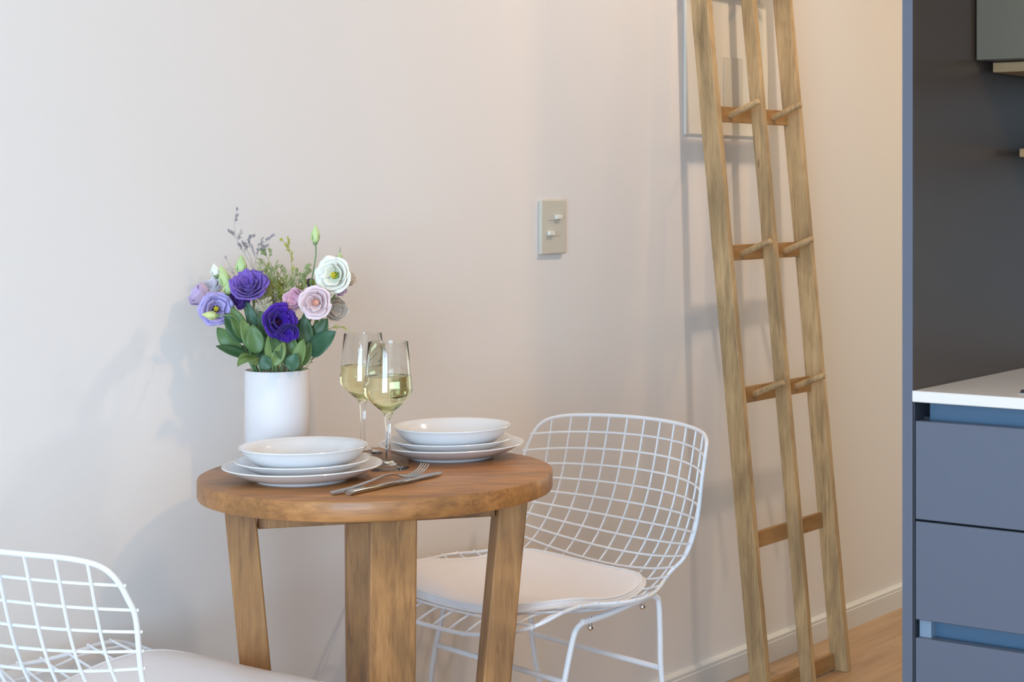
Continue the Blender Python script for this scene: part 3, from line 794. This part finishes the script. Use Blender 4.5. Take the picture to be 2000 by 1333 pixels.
bud(420, 527, Z0 + .05, 24, 20, (-.2, 1, .1), 'petal_white', 'whitish bud at the upper left of the bouquet', 25)
bud(409, 616, Z0 - .06, 28, 17, (-1, .12, .35), 'bud_yellow', 'yellow green bud in front of the lavender flower', 26)
bud(663, 502, Z0 + .02, 18, 11, (.12, 1, .1), 'bud_green', 'tiny spiked green bud behind the top of the white flower', 27, spike=.010)

# leafy stems: explicit leaves seen in the photo plus a filling behind them
def leafy(label, seed, head, leaves):
    t = thing('leafy_stem', label, 'leafy stem', VB + Vector((0, 0, .01)), 'leafy green stems of the bouquet'); o = t.location
    MB().tube([p - o for p in catmull(stem_path(at(*head), (0, 0, 1)), 6)], .0017, 8).build('stem', 'stem_green', t)
    for l in leaves: lf(t, *l)
    return t
ZL = Z0 - .02
leafy('leafy stem at the left with a slender leaf pointing outwards', 1, (455, 640, ZL), [
    ((488, 700, ZL - .01), (421, 676, ZL - .02), 22, (.1, .6, .7), 1, .05, 1),
    ((500, 716, ZL - .05), (466, 700, ZL - .09), 30, (-.3, .7, .7), 2, .30, 2),
    ((470, 690, ZL), (424, 640, ZL), 34, (-.3, .3, .9), 0, .08, 3),
    ((480, 670, ZL - .01), (440, 612, ZL - .01), 36, (.2, .2, .9), 1, .05, 4),
    ((478, 664, ZL - .02), (452, 600, ZL - .02), 30, (.5, .2, .8), 0, .05, 5)])
leafy('leafy stem left of centre with broad oval leaves', 2, (490, 610, ZL), [
    ((503, 692, ZL - .05), (493, 634, ZL - .05), 34, (.25, .1, .95), 0, .05, 6),
    ((500, 690, ZL - .04), (472, 624, ZL - .05), 28, (.3, .3, .9), 2, -.06, 7),
    ((506, 700, ZL - .06), (464, 716, ZL - .10), 36, (-.1, .75, .65), 2, .22, 8),
    ((498, 640, ZL), (482, 590, ZL), 20, (.1, .3, .9), 3, .05, 9),
    ((518, 716, ZL - .03), (512, 668, ZL - .02), 26, (.1, .1, 1), 1, .05, 10)])
leafy('leafy stem in the middle with a leaf curling over itself', 3, (530, 630, ZL), [
    ((532, 720, ZL - .07), (524, 654, ZL - .06), 18, (-.5, .1, .8), 2, .10, 11),
    ((533, 660, ZL - .06), (548, 702, ZL - .07), 20, (.5, -.1, .8), 1, .10, 12),
    ((534, 716, ZL - .07), (556, 668, ZL - .06), 24, (.35, .2, .9), 2, .12, 13),
    ((526, 722, ZL - .07), (512, 694, ZL - .07), 26, (-.1, .2, 1), 3, .06, 14),
    ((520, 660, ZL), (507, 606, ZL), 20, (.1, .2, .9), 1, .04, 15)])
leafy('leafy stem right of centre with narrow upright leaves', 4, (580, 620, ZL), [
    ((578, 722, ZL - .06), (593, 662, ZL - .05), 28, (-.2, .2, .95), 2, .06, 16),
    ((567, 724, ZL - .07), (580, 690, ZL - .07), 30, (-.2, .2, .95), 3, .06, 17),
    ((572, 690, ZL - .04), (568, 654, ZL - .04), 22, (0, .2, 1), 0, .05, 18),
    ((600, 690, ZL - .01), (594, 612, ZL - .01), 30, (.2, .1, .9), 1, .04, 19),
    ((556, 712, ZL - .02), (562, 660, ZL - .02), 24, (0, .1, 1), 1, .05, 20)])
leafy('leafy stem at the right with the largest round dark leaf', 5, (625, 640, ZL), [
    ((605, 694, ZL - .02), (656, 648, ZL - .03), 44, (-.25, .35, .9), 3, .06, 21),
    ((604, 680, ZL), (640, 622, ZL), 36, (.1, .2, .95), 1, .05, 22),
    ((596, 700, ZL), (618, 640, ZL + .01), 30, (.1, .2, .95), 3, .05, 23),
    ((590, 716, ZL - .03), (606, 668, ZL - .02), 22, (.1, .1, .95), 0, .05, 24)])
lr = random.Random(77)
fill = []
for k in range(34):
    u0 = lr.uniform(500, 590); v0 = lr.uniform(672, 724); an = (u0 - 545) / 60 + lr.uniform(-.35, .35)
    ln = lr.uniform(42, 78); u1 = u0 + math.sin(an) * ln; v1 = v0 - math.cos(an) * ln
    z = ZL + lr.uniform(.0, .07)
    fill.append(((u0, v0, z), (u1, max(v1, 600), z + lr.uniform(-.01, .01)), lr.uniform(18, 32), (lr.uniform(-.5, .5), lr.uniform(0, .4), 1), lr.choice([0, 1, 1, 3]), .05, 30 + k))
for i, nm in enumerate(('behind the left blooms', 'behind the violet flower', 'behind the pink blooms')):
    leafy('dense dark leafy stem ' + nm, 6 + i, (490 + 55 * i, 612, ZL + .03), fill[i::3])

# ---- airy sprigs
def sprig(t, pts, rad, matn, fl, flm, rnd, levels=2, n=5, spread=.7, length=.5, fsize=(.0012, .0026), stems=None, heads=None):
    top = stems is None
    if top: stems, heads = MB(), MB()
    path = catmull(pts, 6); N = len(path)
    stems.tube(path, [rad * (1 - .7 * i / N) for i in range(N)], 5)
    L = sum((path[i + 1] - path[i]).length for i in range(N - 1))
    if levels > 0:
        for k in range(n):
            q = rnd.uniform(.30, .97) if top else rnd.uniform(.2, .95); i = int(q * (N - 2)); b = path[i]; d = (path[i + 1] - path[i]).normalized()
            sd = Vector((rnd.gauss(0, 1), rnd.gauss(0, 1) * .6, rnd.gauss(0, 1) * .8)); sd = (sd - d * sd.dot(d)).normalized()
            dd = (d + sd * spread).normalized(); ll = L * length * rnd.uniform(.5, 1.0) * (1.15 - q)
            sprig(t, [b, b + dd * ll * .5 + Vector((0, 0, .001)), b + (dd + d * .3).normalized() * ll], rad * .6, matn, fl, flm, rnd, levels - 1, max(3, n - 1), spread, length, fsize, stems, heads)
    if levels <= (0 if flm == 'dry_floret' else 1):
        for i in range(1, N, 1):
            for _ in range(fl):
                s_ = Vector((rnd.gauss(0, 1), rnd.gauss(0, 1), rnd.gauss(0, 1))).normalized()
                d = (path[min(i + 1, N - 1)] - path[i - 1]).normalized(); a = (d + s_ * .8).normalized()
                f = rnd.uniform(.6, 1.2); heads.blob(path[i] + a * fsize[1] * .8, (fsize[0] * f, fsize[1] * f), a, 5, 3)
    if top:
        stems.build('stem', matn, t); heads.build('florets', flm, t)['kind'] = 'stuff'
def sprig_thing(label, pix, kind, seed, **kw):
    t = thing('filler_sprig', label, 'sprig', VB + Vector((0, 0, .01)), 'airy filler sprigs of the bouquet'); o = t.location
    P = [at(*p) for p in pix]
    tail = [MOUTH + Vector((rndb.uniform(-.02, .02), rndb.uniform(-.02, .02), 0)), VB + Vector((rndb.uniform(-.02, .02), rndb.uniform(-.02, .02), .015))]
    MB().tube([p - o for p in catmull([P[0]] + tail, 6)], .0009, 6).build('stalk', kind[0], t)
    sprig(t, [p - o for p in P], .0007, kind[0], kw.pop('fl', 1), kind[1], random.Random(seed), **kw)
DRY = ('dry_sprig', 'dry_floret'); GOLD = ('gold_stem', 'gold_floret'); SAGE = ('gold_stem', 'sage_floret'); BEI = ('dry_sprig', 'beige_floret')
sprig_thing('tall thin grey dry sprig rising highest at the left', [(500, 540, Z0), (485, 508, Z0), (464, 472, Z0 - .005), (458, 440, Z0), (463, 402, Z0)], DRY, 1, levels=2, n=9, length=.34, spread=.9, fsize=(.00042, .0014))
sprig_thing('thin grey dry sprig forking beside the tallest one', [(500, 545, Z0), (490, 505, Z0 + .01), (481, 480, Z0 + .01), (497, 458, Z0 + .01)], DRY, 2, levels=2, n=8, length=.42, spread=.9, fsize=(.00042, .0014))
sprig_thing('grey dry sprig leaning right towards the yellow plume', [(495, 560, Z0), (500, 505, Z0 - .01), (516, 475, Z0 - .01), (538, 460, Z0 - .01)], DRY, 3, levels=2, n=8, length=.42, spread=.9, fsize=(.00042, .0014))
sprig_thing('short grey dry sprig above the pale buds at left', [(490, 570, Z0), (460, 540, Z0 + .01), (449, 520, Z0 + .01), (440, 499, Z0 + .01)], DRY, 4, levels=1, n=5, length=.35, fsize=(.00042, .0014))
sprig_thing('yellow green plume with a nodding tip in the middle', [(572, 610, Z0), (571, 550, Z0 - .01), (568, 500, Z0 - .01), (560, 476, Z0 - .01), (545, 470, Z0 - .01)], GOLD, 5, levels=2, n=7, length=.30, fl=1, fsize=(.0005, .0013))
sprig_thing('feathery green sprig left of the yellow plume', [(545, 620, Z0 + .01), (540, 560, Z0), (530, 520, Z0), (512, 488, Z0)], SAGE, 6, levels=2, n=12, length=.60, spread=1.0, fl=1, fsize=(.0005, .0013))
sprig_thing('feathery green sprig right of the yellow plume', [(570, 620, Z0 + .01), (578, 570, Z0), (590, 535, Z0), (600, 515, Z0)], SAGE, 7, levels=2, n=12, length=.60, spread=1.0, fl=1, fsize=(.0005, .0013))
sprig_thing('bushy olive sprig behind the ruffled purple flower', [(535, 625, Z0 + .02), (535, 590, Z0 + .02), (538, 560, Z0 + .02), (520, 525, Z0 + .02)], GOLD, 8, levels=2, n=12, length=.60, spread=1.0, fl=1, fsize=(.0005, .0013))
sprig_thing('olive sprig reaching towards the white flower', [(560, 620, Z0 + .02), (580, 585, Z0 + .02), (600, 563, Z0 + .02), (616, 548, Z0 + .02)], GOLD, 9, levels=2, n=11, length=.60, spread=1.0, fl=1, fsize=(.0005, .0013))
sprig_thing('fluffy beige sprig above the deep violet flower', [(520, 650, Z0 - .02), (519, 618, Z0 - .02), (520, 600, Z0 - .02), (528, 580, Z0 - .01)], BEI, 10, levels=2, n=12, length=.55, spread=1.0, fl=1, fsize=(.0008, .0012))
sprig_thing('fluffy beige sprig left of the deep violet flower', [(508, 660, Z0 - .01), (505, 632, Z0 - .01), (504, 612, Z0 - .01), (510, 592, Z0 - .01)], BEI, 11, levels=2, n=12, length=.50, spread=1.0, fl=1, fsize=(.0008, .0012))
sprig_thing('small yellow green sprig arching over the wine glasses', [(625, 655, Z0), (650, 640, Z0 - .01), (672, 641, Z0 - .01), (692, 652, Z0 - .01)], GOLD, 12, levels=1, n=6, length=.22, fl=1, fsize=(.0005, .0013))
sprig_thing('thin dark sprig bending out low over the vase rim', [(595, 722, Z0 - .01), (606, 708, Z0 - .02), (616, 694, Z0 - .02), (630, 690, Z0 - .02)], ('gold_stem', 'calyx_green'), 13, levels=1, n=4, length=.15, fl=1, fsize=(.0005, .0012))

fr_ = random.Random(5)
for k, (tu, tv, kind, lb) in enumerate([
        (500, 512, SAGE, 'feathery sage sprig right behind the ruffled purple flower'),
        (516, 505, GOLD, 'olive sprig tip between the grey sprigs and the feathery green one'),
        (530, 512, SAGE, 'sage sprig halfway between ruffled purple flower and yellow plume'),
        (548, 515, SAGE, 'sage sprig directly left of the yellow plume stem'),
        (560, 525, GOLD, 'short olive sprig at the foot of the yellow plume'),
        (583, 522, SAGE, 'sage sprig just right of the yellow plume, left of the tall bud stem'),
        (597, 535, SAGE, 'sage sprig below the tall bud stem'),
        (524, 545, BEI, 'beige sprig touching the right edge of the ruffled purple flower'),
        (548, 548, GOLD, 'olive sprig in the centre, above the rose pink flower'),
        (590, 556, GOLD, 'olive sprig above the blush pink flower'),
        (508, 545, SAGE, 'low sage sprig tucked close behind the ruffled purple flower'),
        (573, 545, SAGE, 'low sage sprig above the rose pink flower')]):
    zz = Z0 + fr_.uniform(-.01, .05)
    sprig_thing(lb, [(548 + (tu - 548) * .3, 655, zz), (548 + (tu - 548) * .6, 605, zz), (548 + (tu - 548) * .85, (605 + tv) / 2, zz), (tu, tv, zz)], kind, 40 + k, levels=2, n=11, length=.48, spread=1.0, fl=1, fsize=(.00042, .0011))

# ================================================================== ceiling lamps that give the warm light, some added as fill
def downlight(x, y, label):
    t = thing('ceiling_lamp', label, 'lamp', (x, y, ZC - .0005), 'round ceiling spotlights')
    MB().lathe([(.046, -.002), (.058, -.003), (.060, 0), (.044, 0), (.044, -.002)], 32).build('trim_ring', 'lamp_white', t, fix=True)
downlight(4.25, -.85, 'round recessed ceiling spotlight above the ladder')
downlight(5.4, -.85, 'added round ceiling fill spotlight at the far end of the passage')
downlight(3.35, -.95, 'added round ceiling fill spotlight just past the kitchen partition')
downlight(1.6, -2.8, 'round recessed ceiling spotlight in front of the kitchen worktop')
downlight(1.3, -1.9, 'added round ceiling fill spotlight in the middle of the room')
